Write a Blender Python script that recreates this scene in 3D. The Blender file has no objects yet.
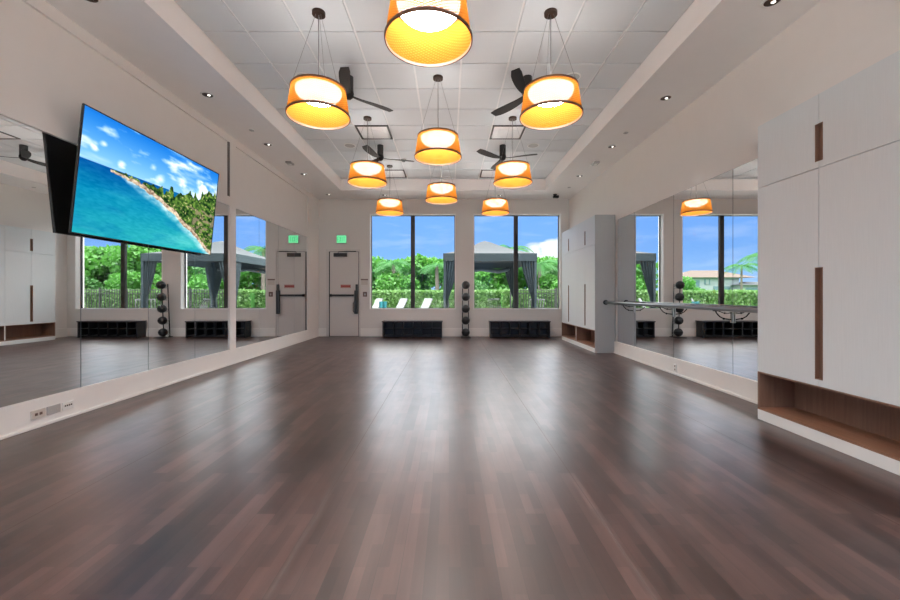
import bpy, bmesh, math, random
from mathutils import Vector, Matrix
random.seed(7)
C = bpy.context.scene.collection
PI = math.pi
EYE = 1.2

# ------------------------------------------------------------------ materials
def lin(c):
    c = c / 255.0
    return c / 12.92 if c <= 0.04045 else ((c + 0.055) / 1.055) ** 2.4
def rgb(r, g, b): return (lin(r), lin(g), lin(b), 1.0)

class NT:
    def __init__(s, name):
        s.m = bpy.data.materials.new(name); s.m.use_nodes = True
        s.t = s.m.node_tree; s.t.nodes.clear()
        s.out = s.t.nodes.new('ShaderNodeOutputMaterial')
    def n(s, typ, **kw):
        nd = s.t.nodes.new(typ)
        for k, v in kw.items(): setattr(nd, k, v)
        return nd
    def l(s, a, b): s.t.links.new(a, b)
    def math(s, op, a, b=None, c=None, clamp=False):
        nd = s.n('ShaderNodeMath', operation=op); nd.use_clamp = clamp
        for i, v in enumerate((a, b, c)):
            if v is None: continue
            if isinstance(v, (int, float)): nd.inputs[i].default_value = v
            else: s.l(v, nd.inputs[i])
        return nd.outputs[0]
    def mix(s, fac, a, b):
        nd = s.n('ShaderNodeMix', data_type='RGBA')
        for i, v in ((0, fac), (6, a), (7, b)):
            if isinstance(v, (int, float, tuple)): nd.inputs[i].default_value = v
            else: s.l(v, nd.inputs[i])
        return nd.outputs[2]
    def noise(s, vec, scale, detail=3, rough=0.5):
        nd = s.n('ShaderNodeTexNoise'); nd.inputs['Scale'].default_value = scale
        nd.inputs['Detail'].default_value = detail; nd.inputs['Roughness'].default_value = rough
        if vec is not None: s.l(vec, nd.inputs['Vector'])
        return nd.outputs[0]
    def mapping(s, vec, scale=(1, 1, 1), rot=(0, 0, 0)):
        nd = s.n('ShaderNodeMapping'); nd.inputs['Scale'].default_value = scale; nd.inputs['Rotation'].default_value = rot
        s.l(vec, nd.inputs['Vector']); return nd.outputs[0]
    def coord(s, which='Object'): return s.n('ShaderNodeTexCoord').outputs[which]
    def bump(s, h, strength=0.2, dist=0.002):
        nd = s.n('ShaderNodeBump'); nd.inputs['Strength'].default_value = strength; nd.inputs['Distance'].default_value = dist
        s.l(h, nd.inputs['Height']); return nd.outputs[0]
    def principled(s, color=None, rough=0.5, metal=0.0, spec=0.5):
        p = s.n('ShaderNodeBsdfPrincipled')
        if isinstance(color, tuple): p.inputs['Base Color'].default_value = color
        elif color is not None: s.l(color, p.inputs['Base Color'])
        if isinstance(rough, (int, float)): p.inputs['Roughness'].default_value = rough
        else: s.l(rough, p.inputs['Roughness'])
        p.inputs['Metallic'].default_value = metal; p.inputs['Specular IOR Level'].default_value = spec
        s.l(p.outputs[0], s.out.inputs[0]); return p

def simple(name, col, rough=0.5, metal=0.0, spec=0.5, var=0.06, scale=6.0, bump=0.0):
    t = NT(name); co = t.coord()
    nz = t.noise(co, scale, 4)
    dark = tuple([c * (1 - var) for c in col[:3]] + [1]); lite = tuple([min(1, c * (1 + var)) for c in col[:3]] + [1])
    p = t.principled(t.mix(nz, dark, lite), rough, metal, spec)
    if bump: t.l(t.bump(t.noise(co, 220, 2), bump, 0.001), p.inputs['Normal'])
    return t.m

def emit(name, col, strength):
    t = NT(name); e = t.n('ShaderNodeEmission'); e.inputs[0].default_value = col; e.inputs[1].default_value = strength
    t.l(e.outputs[0], t.out.inputs[0]); return t.m

M = {}
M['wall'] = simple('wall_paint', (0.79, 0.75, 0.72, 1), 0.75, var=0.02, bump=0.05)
M['wall_far'] = simple('shaded_wall_paint', (0.66, 0.63, 0.60, 1), 0.75, var=0.02, bump=0.05)  # far wall paint darkened, its backlit shade put into the colour
M['panel'] = simple('lower_wall_paint', (0.78, 0.75, 0.715, 1), 0.6, var=0.02)
M['trimwhite'] = simple('white_trim_paint', (0.80, 0.78, 0.76, 1), 0.4, var=0.02)
M['revealshade'] = simple('painted_reveal_shade', (0.16, 0.145, 0.135, 1), 0.7)
M['soffit'] = simple('soffit_paint', (0.86, 0.83, 0.81, 1), 0.8, var=0.02, bump=0.05)
M['tile'] = simple('ceiling_tile_board', (0.64, 0.665, 0.68, 1), 0.85, var=0.04, scale=1.3, bump=0.1)
M['grid'] = simple('ceiling_grid_metal', (0.78, 0.78, 0.78, 1), 0.35, var=0.02)
M['mirror'] = simple('mirror_silver', (0.86, 0.875, 0.875, 1), 0.0, metal=1.0, var=0.0)
M['mirror_edge'] = simple('mirror_edge_glass', (0.05, 0.06, 0.07, 1), 0.3)
M['railsteel'] = simple('dark_steel_rail', (0.24, 0.24, 0.235, 1), 0.28, metal=1.0, var=0.03)
M['vent'] = simple('white_vent_metal', (0.80, 0.80, 0.80, 1), 0.3)
M['black'] = simple('black_paint', (0.012, 0.012, 0.012, 1), 0.45)
M['blackgloss'] = simple('black_satin', (0.02, 0.02, 0.021, 1), 0.25)
M['fanblade'] = simple('charcoal_fan_blade', (0.009, 0.009, 0.0095, 1), 0.5, spec=0.25)
M['rubber'] = simple('black_rubber', (0.016, 0.016, 0.017, 1), 0.5, bump=0.3)
M['cubby'] = simple('black_cubby_laminate', (0.022, 0.022, 0.023, 1), 0.35)
M['cubbyback'] = simple('charcoal_cubby_back', (0.15, 0.15, 0.155, 1), 0.6)
M['bronze'] = simple('bronze_metal', (0.055, 0.032, 0.022, 1), 0.4, metal=0.6)
M['darkframe'] = simple('dark_bronze_frame', (0.03, 0.024, 0.022, 1), 0.4)
M['cable'] = simple('grey_cable', (0.18, 0.18, 0.18, 1), 0.5)
M['ring'] = simple('dark_brown_rim', (0.12, 0.05, 0.022, 1), 0.5)
M['chrome'] = simple('brushed_steel', (0.42, 0.42, 0.41, 1), 0.3, metal=1.0, var=0.03)
M['whiteplastic'] = simple('white_plastic', (0.78, 0.77, 0.75, 1), 0.35, var=0.01)
M['beigeplastic'] = simple('beige_plastic', (0.55, 0.50, 0.45, 1), 0.4, var=0.01)
M['greyplastic'] = simple('grey_plastic', (0.42, 0.41, 0.40, 1), 0.4, var=0.01)
M['brownplastic'] = simple('brown_plastic', (0.13, 0.075, 0.06, 1), 0.4, var=0.01)
M['door'] = simple('door_paint', (0.60, 0.57, 0.545, 1), 0.5, var=0.02)
M['redsign'] = simple('red_sign_plastic', (0.36, 0.07, 0.05, 1), 0.45)
M['bulb'] = emit('bowl_diffuser_glow', (1.0, 0.975, 0.95, 1), 30.0)
M['led'] = emit('downlight_glow', (1.0, 0.95, 0.88, 1), 3.0)
M['green'] = emit('exit_panel_glow', (0.17, 0.70, 0.33, 1), 0.85)
M['greenletter'] = emit('exit_letter_glow', (0.02, 0.42, 0.12, 1), 0.8)
# exterior
M['concrete'] = simple('terrace_concrete', (0.55, 0.53, 0.49, 1), 0.85, var=0.12, scale=2)
M['bouncestone'] = simple('bounce_paving', (0.78, 0.76, 0.73, 1), 0.85, var=0.06, scale=2)
M['lawn'] = simple('lawn_green', (0.10, 0.26, 0.05, 1), 0.9, var=0.35, scale=4)
M['slate'] = simple('slate_canvas', (0.026, 0.042, 0.05, 1), 0.8, var=0.12, scale=9)
M['canvas'] = simple('grey_canvas_roof', (0.030, 0.037, 0.042, 1), 0.8, var=0.06, scale=3)
M['sling'] = simple('white_sling_fabric', (0.19, 0.20, 0.205, 1), 0.7)
M['teal'] = simple('teal_towel', (0.01, 0.14, 0.16, 1), 0.85)
M['stucco'] = simple('white_stucco', (0.22, 0.245, 0.26, 1), 0.85)
M['roofclay'] = simple('tan_clay_roof', (0.10, 0.07, 0.052, 1), 0.85, var=0.2, scale=2)
M['darkglass'] = simple('dark_house_glass', (0.10, 0.16, 0.18, 1), 0.15)
M['bark'] = simple('bark', (0.13, 0.11, 0.09, 1), 0.9, var=0.3, scale=12)

def leafmat(name, a, b):
    t = NT(name); co = t.coord()
    col = t.mix(t.noise(co, 2.3, 3), a, b)
    d = t.n('ShaderNodeBsdfDiffuse'); tr = t.n('ShaderNodeBsdfTranslucent'); g = t.n('ShaderNodeBsdfGlossy')
    g.inputs['Roughness'].default_value = 0.45; g.inputs['Color'].default_value = (0.8, 0.9, 0.8, 1)
    t.l(col, d.inputs[0]); t.l(col, tr.inputs[0])
    m1 = t.n('ShaderNodeMixShader'); m1.inputs[0].default_value = 0.4; t.l(d.outputs[0], m1.inputs[1]); t.l(tr.outputs[0], m1.inputs[2])
    m2 = t.n('ShaderNodeMixShader'); m2.inputs[0].default_value = 0.05; t.l(m1.outputs[0], m2.inputs[1]); t.l(g.outputs[0], m2.inputs[2])
    t.l(m2.outputs[0], t.out.inputs[0]); return t.m
M['leaf'] = leafmat('bright_green_leaves', (0.03, 0.16, 0.014, 1), (0.12, 0.35, 0.05, 1))
M['leafdark'] = leafmat('mid_green_leaves', (0.025, 0.12, 0.022, 1), (0.10, 0.28, 0.065, 1))
M['hedge'] = leafmat('yellow_green_hedge_leaves', (0.055, 0.16, 0.035, 1), (0.18, 0.34, 0.09, 1))
M['palmleaf'] = leafmat('palm_leaves', (0.018, 0.11, 0.02, 1), (0.055, 0.24, 0.04, 1))

def window_glass():
    t = NT('clear_window_glass')
    tr = t.n('ShaderNodeBsdfTransparent'); tr.inputs[0].default_value = (0.97, 0.985, 0.98, 1)
    g = t.n('ShaderNodeBsdfGlossy'); g.inputs['Roughness'].default_value = 0.0
    f = t.n('ShaderNodeFresnel'); f.inputs[0].default_value = 1.2
    m = t.n('ShaderNodeMixShader'); t.l(f.outputs[0], m.inputs[0]); t.l(tr.outputs[0], m.inputs[1]); t.l(g.outputs[0], m.inputs[2])
    t.l(m.outputs[0], t.out.inputs[0]); return t.m
M['glass'] = window_glass()

def floor_mat():
    t = NT('dark_wood_plank_vinyl'); co = t.coord()
    sep = t.n('ShaderNodeSeparateXYZ'); t.l(co, sep.inputs[0])
    cmb = t.n('ShaderNodeCombineXYZ'); t.l(sep.outputs[1], cmb.inputs[0]); t.l(sep.outputs[0], cmb.inputs[1])
    def brick(w, h, off, c1, c2, mortar, ms):
        b = t.n('ShaderNodeTexBrick'); b.offset = off; b.offset_frequency = 2
        b.inputs['Scale'].default_value = 1; b.inputs['Brick Width'].default_value = w; b.inputs['Row Height'].default_value = h
        b.inputs['Mortar Size'].default_value = ms; b.inputs['Mortar Smooth'].default_value = 0.3
        b.inputs['Color1'].default_value = c1; b.inputs['Color2'].default_value = c2; b.inputs['Mortar'].default_value = mortar
        t.l(cmb.outputs[0], b.inputs['Vector']); return b
    b1 = brick(1.3, 0.105, 0.37, (0.030, 0.013, 0.011, 1), (0.080, 0.042, 0.036, 1), (0.022, 0.012, 0.010, 1), 0.0012)
    b2 = brick(0.31, 0.0525, 0.5, (0.62, 0.62, 0.62, 1), (1.3, 1.3, 1.3, 1), (0.9, 0.9, 0.9, 1), 0.0)
    mul = t.n('ShaderNodeMix', data_type='RGBA', blend_type='MULTIPLY'); mul.inputs[0].default_value = 1.0
    t.l(b1.outputs['Color'], mul.inputs[6]); t.l(b2.outputs['Color'], mul.inputs[7])
    grain = t.noise(t.mapping(co, (55, 4, 1)), 1.0, 6, 0.65)
    big = t.noise(co, 1.6, 4, 0.6)
    streak = t.noise(t.mapping(co, (13, 0.8, 1)), 1.0, 5, 0.6)
    g2 = t.math('ADD', t.math('ADD', t.math('MULTIPLY', grain, 0.6), t.math('MULTIPLY', big, 0.5)), t.math('MULTIPLY', streak, 0.9))
    cc = t.n('ShaderNodeCombineXYZ')
    for i in range(3): t.l(t.math('SUBTRACT', g2, 0.02), cc.inputs[i])
    mul2 = t.n('ShaderNodeMix', data_type='RGBA', blend_type='MULTIPLY'); mul2.inputs[0].default_value = 1.0
    t.l(mul.outputs[2], mul2.inputs[6]); t.l(cc.outputs[0], mul2.inputs[7])
    # long sheet seams every 1.53 m
    fr = t.math('FRACT', t.math('DIVIDE', t.math('ADD', sep.outputs[0], 0.72 + 15.3 + 0.765), 1.53))
    dist = t.math('ABSOLUTE', t.math('SUBTRACT', fr, 0.5))
    seam = t.math('LESS_THAN', dist, 0.0017)
    col = t.mix(seam, mul2.outputs[2], (0.11, 0.085, 0.075, 1))
    rn = t.noise(co, 3.0, 5, 0.65)
    fine = t.noise(t.mapping(co, (60, 9, 1)), 1.0, 3)
    rough = t.math('MAXIMUM', t.math('ADD', t.math('ADD', t.math('MULTIPLY', rn, 0.14), 0.235), t.math('MULTIPLY', seam, 0.5)), 0.283)
    p = t.principled(col, rough, 0.0, 0.5)
    p.inputs['IOR'].default_value = 1.8
    h = t.math('SUBTRACT', t.math('MULTIPLY', big, 0.2), t.math('MULTIPLY', b1.outputs['Fac'], 0.6))
    return t.m
FLOOR_ROUGH = 0.30
M['floor'] = floor_mat()

def wood_mat(name, a, b, axis_scale, rough=0.45):
    t = NT(name); co = t.coord()
    gr = t.noise(t.mapping(co, axis_scale), 1.0, 5, 0.6)
    p = t.principled(t.mix(gr, a, b), rough); t.l(t.bump(gr, 0.1, 0.001), p.inputs['Normal']); return t.m
M['walnut'] = wood_mat('walnut_veneer', (0.17, 0.075, 0.042, 1), (0.36, 0.19, 0.12, 1), (40, 3, 30))
M['walnutv'] = wood_mat('walnut_veneer_upright', (0.16, 0.085, 0.055, 1), (0.32, 0.19, 0.135, 1), (30, 45, 2.5))
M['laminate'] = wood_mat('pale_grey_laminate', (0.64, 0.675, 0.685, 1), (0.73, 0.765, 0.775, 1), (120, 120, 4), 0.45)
M['shadedlaminate'] = wood_mat('shaded_grey_laminate', (0.37, 0.39, 0.395, 1), (0.43, 0.45, 0.455, 1), (120, 120, 4), 0.45)  # darker laminate copy, shade of the cabinet side put into the colour
M['plinth'] = simple('white_plinth', (0.76, 0.76, 0.74, 1), 0.4, var=0.02)

def weave_mat():
    t = NT('woven_rattan_shade'); uv = t.coord('UV')
    sep = t.n('ShaderNodeSeparateXYZ'); t.l(uv, sep.inputs[0])
    u, v = sep.outputs[0], sep.outputs[1]
    def strands(sgn, k, ph):
        a = t.math('ADD', t.math('MULTIPLY', u, k), t.math('MULTIPLY', v, sgn * k * 0.30))
        w = t.math('FRACT', t.math('ADD', a, ph))
        return t.math('LESS_THAN', t.math('ABSOLUTE', t.math('SUBTRACT', w, 0.5)), 0.22)
    s = t.math('MAXIMUM', strands(1, 50, 0.0), strands(-1, 43, 0.3))
    cover = t.math('ADD', t.math('MULTIPLY', s, 0.07), 0.93, clamp=True)
    nz = t.noise(t.mapping(uv, (90, 30, 1)), 1.0, 3)
    col = t.mix(s, t.mix(nz, (0.34, 0.105, 0.012, 1), (0.45, 0.165, 0.028, 1)), t.mix(nz, (0.22, 0.06, 0.006, 1), (0.33, 0.11, 0.012, 1)))
    d = t.n('ShaderNodeBsdfDiffuse'); tl = t.n('ShaderNodeBsdfTranslucent'); tp = t.n('ShaderNodeBsdfTransparent')
    t.l(col, d.inputs[0]); t.l(col, tl.inputs[0])
    m1 = t.n('ShaderNodeMixShader'); m1.inputs[0].default_value = 0.27; t.l(d.outputs[0], m1.inputs[1]); t.l(tl.outputs[0], m1.inputs[2])
    m2 = t.n('ShaderNodeMixShader'); t.l(cover, m2.inputs[0]); t.l(tp.outputs[0], m2.inputs[1]); t.l(m1.outputs[0], m2.inputs[2])
    t.l(m2.outputs[0], t.out.inputs[0]); return t.m
M['weave'] = weave_mat()

def screen_mat():
    t = NT('television_picture'); a = t.n('ShaderNodeVertexColor'); a.layer_name = 'picture'
    e = t.n('ShaderNodeEmission'); t.l(a.outputs[0], e.inputs[0]); e.inputs[1].default_value = 1.0
    t.l(e.outputs[0], t.out.inputs[0]); return t.m
M['screen'] = screen_mat()

# ------------------------------------------------------------------ mesh helpers
class MB:
    """collects shapes into one mesh"""
    def __init__(s): s.v = []; s.f = []; s.uv = None; s.smooth = []
    def add(s, vs, fs, smooth=False):
        o = len(s.v); s.v += [tuple(p) for p in vs]; s.f += [tuple(i + o for i in f) for f in fs]; s.smooth += [smooth] * len(fs); return s
    def box(s, x0, x1, y0, y1, z0, z1):
        vs = [(x, y, z) for z in (z0, z1) for x, y in ((x0, y0), (x1, y0), (x1, y1), (x0, y1))]
        return s.add(vs, [(3, 2, 1, 0), (4, 5, 6, 7), (0, 1, 5, 4), (1, 2, 6, 5), (2, 3, 7, 6), (3, 0, 4, 7)])
    def lathe(s, prof, n=32, c=(0, 0, 0), axis='z', closed=False, smooth=True):
        vs = []; fs = []
        for r, h in prof:
            for k in range(n):
                a = 2 * PI * k / n; x, y = r * math.cos(a), r * math.sin(a)
                p = {'z': (x, y, h), 'x': (h, x, y), 'y': (x, h, y)}[axis]
                vs.append((p[0] + c[0], p[1] + c[1], p[2] + c[2]))
        m = len(prof)
        for i in range(m if closed else m - 1):
            j = (i + 1) % m
            for k in range(n):
                k2 = (k + 1) % n; fs.append((i * n + k, i * n + k2, j * n + k2, j * n + k))
        return s.add(vs, fs, smooth)
    def cyl(s, r, h0, h1, n=24, c=(0, 0, 0), axis='z', r2=None):
        r2 = r if r2 is None else r2
        s.lathe([(0.0001, h0), (r, h0)], n, c, axis, smooth=False); s.lathe([(r, h0), (r2, h1)], n, c, axis)
        return s.lathe([(r2, h1), (0.0001, h1)], n, c, axis, smooth=False)
    def tube(s, pts, r, n=10):
        pts = [Vector(p) for p in pts]; rings = []; vs = []; fs = []
        rs = r if isinstance(r, (list, tuple)) else [r] * len(pts)
        up = Vector((0, 0, 1))
        for i, p in enumerate(pts):
            d = (pts[min(i + 1, len(pts) - 1)] - pts[max(i - 1, 0)]).normalized()
            a = d.cross(up) if abs(d.dot(up)) < 0.95 else d.cross(Vector((1, 0, 0)))
            a.normalize(); b = d.cross(a)
            for k in range(n):
                t = 2 * PI * k / n; vs.append(p + a * rs[i] * math.cos(t) + b * rs[i] * math.sin(t))
        for i in range(len(pts) - 1):
            for k in range(n):
                k2 = (k + 1) % n; fs.append((i * n + k, i * n + k2, (i + 1) * n + k2, (i + 1) * n + k))
        fs.append(tuple(range(n))[::-1]); fs.append(tuple((len(pts) - 1) * n + k for k in range(n)))
        return s.add(vs, fs, True)
    def prism(s, poly, h0, h1, axis='x'):
        n = len(poly)
        def P(a, b, h): return {'x': (h, a, b), 'y': (a, h, b), 'z': (a, b, h)}[axis]
        vs = [P(a, b, h0) for a, b in poly] + [P(a, b, h1) for a, b in poly]
        fs = [tuple(range(n)), tuple(range(2 * n - 1, n - 1, -1))] + [(i, (i + 1) % n, (i + 1) % n + n, i + n) for i in range(n)]
        return s.add(vs, fs)
    def sphere(s, r, c=(0, 0, 0), n=24, m=14, sc=(1, 1, 1)):
        prof = [(max(1e-4, r * math.sin(PI * i / m)), -r * math.cos(PI * i / m)) for i in range(m + 1)]
        o = len(s.v); s.lathe(prof, n, (0, 0, 0))
        s.v[o:] = [(p[0] * sc[0] + c[0], p[1] * sc[1] + c[1], p[2] * sc[2] + c[2]) for p in s.v[o:]]
        return s
    def build(s, name, mat, parent=None, bevel=0.0, loc=None, fixn=True):
        me = bpy.data.meshes.new(name); me.from_pydata(s.v, [], s.f); me.update()
        for p, sm in zip(me.polygons, s.smooth): p.use_smooth = sm
        if fixn:
            bm = bmesh.new(); bm.from_mesh(me); bmesh.ops.recalc_face_normals(bm, faces=bm.faces); bm.to_mesh(me); bm.free()
        o = bpy.data.objects.new(name, me); me.materials.append(mat); C.objects.link(o)
        if parent is not None: o.parent = parent
        if loc: o.location = loc
        if bevel:
            b = o.modifiers.new('edge', 'BEVEL'); b.width = bevel; b.segments = 2; b.limit_method = 'ANGLE'
        return o

def tag(o, label=None, cat=None, group=None, kind=None):
    if label: o['label'] = label
    if cat: o['category'] = cat
    if group: o['group'] = group
    if kind: o['kind'] = kind
    return o
def thing(name, label, cat, loc=(0, 0, 0), rz=0.0, group=None):
    o = bpy.data.objects.new(name, None); C.objects.link(o); o.empty_display_size = 0.1
    o.location = loc; o.rotation_euler = (0, 0, rz); return tag(o, label, cat, group)
def struct(name, mb, mat, parent=None, **kw):
    o = mb.build(name, mat, parent, **kw); o['kind'] = 'structure'; return o
KIDS = {}
def copy_tree(o, parent=None):
    c = o.copy(); C.objects.link(c)
    if parent is not None: c.parent = parent
    for ch in [q for q in C.objects if q.parent == o]: copy_tree(ch, c)
    return c

# ------------------------------------------------------------------ room shell
XL, XR, YF, YB = -3.69, 3.40, 10.98, -3.2
ZS, ZC = 3.88, 4.163
TL_, TR_, TF, TN = -2.79, 2.49, 10.03, -2.3
struct('floor', MB().box(XL - .1, XR + .1, YB, YF, -0.12, 0), M['floor'])

# left wall with framed bays
mb = MB(); mb.box(-3.90, -3.72, YB - .2, YF, 0, ZS)
F0, F1 = -3.72, XL
mb.box(F0, F1, YB, YF, 0, 0.257); mb.box(F0, F1, YB, YF, 2.685, 2.84); mb.box(F0, F1, YB, YF, 3.755, ZS)
for a, b in ((YB, -0.46), (2.85, 3.03), (6.54, 6.72), (10.15, YF)):
    mb.box(F0, F1, a, b, 0.257, 2.685); mb.box(F0, F1, a, b, 2.84, 3.755)
struct('wall_left', mb, M['wall'])
struct('reveal_shade_trim', MB().box(-3.7205, -3.692, 6.512, 6.54, 2.84, 3.755), M['revealshade'])  # dark strip painted in for the shade on the bay reveal
struct('baseboard_left', MB().box(XL, XL + 0.014, YB, YF, 0, 0.028), M['panel'], bevel=0.004)
mb = MB(); mb.box(XR, XR + 0.2, YB - .2, YF, 0, ZS)
struct('wall_right', mb, M['wall'])
mb = MB(); mb.box(3.362, XR, YB, YF, 0, 0.237)
struct('trim_1', mb, M['panel'])
struct('baseboard_right', MB().box(3.348, 3.362, YB, YF, 0, 0.03), M['panel'], bevel=0.004)

W = [(-2.25, 0.19), (0.69, 3.17)]
WZ = (0.765, 3.475)
WT = 0.26
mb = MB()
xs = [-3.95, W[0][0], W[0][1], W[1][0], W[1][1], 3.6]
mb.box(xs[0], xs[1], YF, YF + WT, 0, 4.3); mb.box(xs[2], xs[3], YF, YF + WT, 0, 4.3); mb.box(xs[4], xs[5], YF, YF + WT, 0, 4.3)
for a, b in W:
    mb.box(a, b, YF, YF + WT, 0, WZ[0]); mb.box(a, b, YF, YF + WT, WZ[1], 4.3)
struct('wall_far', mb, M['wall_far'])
DX0, DX1 = -3.385, -2.55
mb = MB()
for a, b in ((XL, -3.47), (-2.50, W[1][1] + .23)): mb.box(a, b, YF - 0.022, YF, 0, 0.235)
struct('baseboard_far', mb, M['panel'], bevel=0.006)
for i, (a, b) in enumerate(W):
    w = MB()
    e = 0.022
    w.box(a, a + e, YF - 0.004, YF + WT, WZ[0], WZ[1]); w.box(b - e, b, YF - 0.004, YF + WT, WZ[0], WZ[1])
    w.box(a + e, b - e, YF - 0.004, YF + WT, WZ[1] - e, WZ[1]); w.box(a + e, b - e, YF - 0.012, YF + WT, WZ[0], WZ[0] + e)
    root = struct('window_%d' % (i + 1), w, M['trimwhite'])
    f = MB(); y0, y1 = YF + 0.15, YF + 0.20; A, B, Z0, Z1 = a + e, b - e, WZ[0] + e, WZ[1] - e; q = 0.016
    f.box(A, A + q, y0, y1, Z0, Z1); f.box(B - q, B, y0, y1, Z0, Z1); f.box(A + q, B - q, y0, y1, Z1 - q, Z1); f.box(A + q, B - q, y0, y1, Z0, Z0 + q)
    struct('window_frame', f, M['darkframe'], root)
    mx = (-1.035, 1.915)[i]
    struct('mullion', MB().box(mx - 0.058, mx + 0.058, y0 - 0.04, y1, Z0 + q, Z1 - q), M['darkframe'], root, bevel=0.006)
    for x0, x1 in ((A + q, mx - 0.058), (mx + 0.058, B - q)):
        struct('pane', MB().box(x0, x1, YF + 0.173, YF + 0.177, Z0 + q, Z1 - q), M['glass'], root)

# rear wall behind the camera; its wide window is added, unseen, to bring daylight
mb = MB(); RW = (-3.2, 2.9, 0.15, 3.5)
mb.box(-3.95, RW[0], YB - .2, YB, 0, 4.3); mb.box(RW[1], 3.6, YB - .2, YB, 0, 4.3)
mb.box(RW[0], RW[1], YB - .2, YB, 0, RW[2]); mb.box(RW[0], RW[1], YB - .2, YB, RW[3], 4.3)
struct('wall_rear', mb, M['wall'])
f = MB(); n = 4
for k in range(n + 1):
    x = RW[0] + (RW[1] - RW[0]) * k / n; f.box(x - 0.03, x + 0.03, YB - .15, YB - .07, RW[2], RW[3])
f.box(RW[0], RW[1], YB - .15, YB - .07, RW[2], RW[2] + .05); f.box(RW[0], RW[1], YB - .15, YB - .07, RW[3] - .05, RW[3])
w3 = struct('window_3', f, M['darkframe'])
struct('pane', MB().box(RW[0], RW[1], YB - .112, YB - .108, RW[2], RW[3]), M['glass'], w3)

# ceiling: painted soffit ring, lay-in tiles in the raised tray
mb = MB()
mb.box(-3.95, TL_, YB - .2, YF, ZS, 4.35); mb.box(TR_, 3.6, YB - .2, YF, ZS, 4.35)
mb.box(TL_, TR_, TF, YF, ZS, 4.35); mb.box(TL_, TR_, YB - .2, TN, ZS, 4.35)
ceil = struct('ceiling', mb, M['soffit'])
gx = [TL_] + [-2.285 + .61 * k for k in range(8)] + [TR_]
gy = [4.383 + .61 * k for k in range(-10, 10)]
gy = [TN] + [g for g in gy if TN + .05 < g < TF - .05] + [TF]
tiles = MB(); VENTS = [(2, 8.0), ]
vent_cells = []
for cx in (-1.37, 1.07):
    for cy in (7.128, 9.568): vent_cells.append((cx, cy))
g = 0.014
for i in range(len(gx) - 1):
    for j in range(len(gy) - 1):
        cx, cy = (gx[i] + gx[i + 1]) / 2, (gy[j] + gy[j + 1]) / 2
        if any(abs(cx - a) < .1 and abs(cy - b) < .1 for a, b in vent_cells): continue
        tiles.box(gx[i] + g, gx[i + 1] - g, gy[j] + g, gy[j + 1] - g, ZC, ZC + 0.02)
struct('ceiling_tiles', tiles, M['tile'], ceil)
struct('ceiling_grid', MB().box(TL_, TR_, TN, TF, ZC + 0.016, ZC + 0.03), M['grid'], ceil)
struct('roof', MB().box(-4.1, 3.75, YB - .3, YF + .35, 4.36, 4.6), M['concrete'])

# ------------------------------------------------------------------ door
d = MB(); d.box(-3.47, DX0 - 0.012, YF - 0.02, YF, 0, 2.47); d.box(DX1 + 0.006, -2.50, YF - 0.02, YF, 0, 2.47); d.box(DX0 - 0.012, DX1 + 0.006, YF - 0.02, YF, 2.40, 2.47)
door = struct('door_1', d, M['door'], bevel=0.003)
struct('door_gap', MB().box(DX0 - 0.012, DX1 + 0.006, YF - 0.004, YF, 0, 2.40), M['black'], door)
struct('door_leaf', MB().box(DX0 + 0.026, DX1 - 0.010, YF - 0.035, YF - 0.006, 0.012, 2.387), M['door'], door, bevel=0.002)
b = MB(); b.box(DX0 + 0.03, DX1 - 0.12, YF - 0.10, YF - 0.06, 1.135, 1.19); b.box(DX0 + 0.03, DX0 + 0.09, YF - 0.10, YF - 0.035, 1.125, 1.20)
struct('panic_bar', b, M['black'], door, bevel=0.006)
b = MB(); b.box(DX1 - 0.105, DX1 - 0.015, YF - 0.11, YF - 0.035, 0.64, 1.30); b.box(DX1 - 0.075, DX1 - 0.02, YF - 0.09, YF - 0.035, 1.30, 1.47)
b.tube([(DX1 - .10, YF - .10, .68), (DX1 - .13, YF - .13, .72), (DX1 - .13, YF - .13, .95), (DX1 - .10, YF - .10, 1.0)], 0.012)
struct('door_lock_case', b, M['black'], door, bevel=0.008)
b = MB(); b.box(-3.24, -2.87, YF - 0.10, YF - 0.035, 2.25, 2.35)
b.tube([(-3.12, YF - .07, 2.35), (-3.12, YF - .07, 2.385), (-2.88, YF - .12, 2.395), (-2.62, YF - .03, 2.405)], 0.012)
struct('door_closer', b, M['black'], door, bevel=0.006)
s_ = struct('door_sign', MB().box(-3.055, -2.775, YF - 0.039, YF - 0.034, 1.37, 1.465), M['redsign'], door)
for k in range(3): pass
struct('sign_edge', MB().box(-3.04, -2.79, YF - 0.0405, YF - 0.0385, 1.378, 1.386).box(-3.04, -2.79, YF - 0.0405, YF - 0.0385, 1.449, 1.457), M['beigeplastic'], s_)

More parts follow.
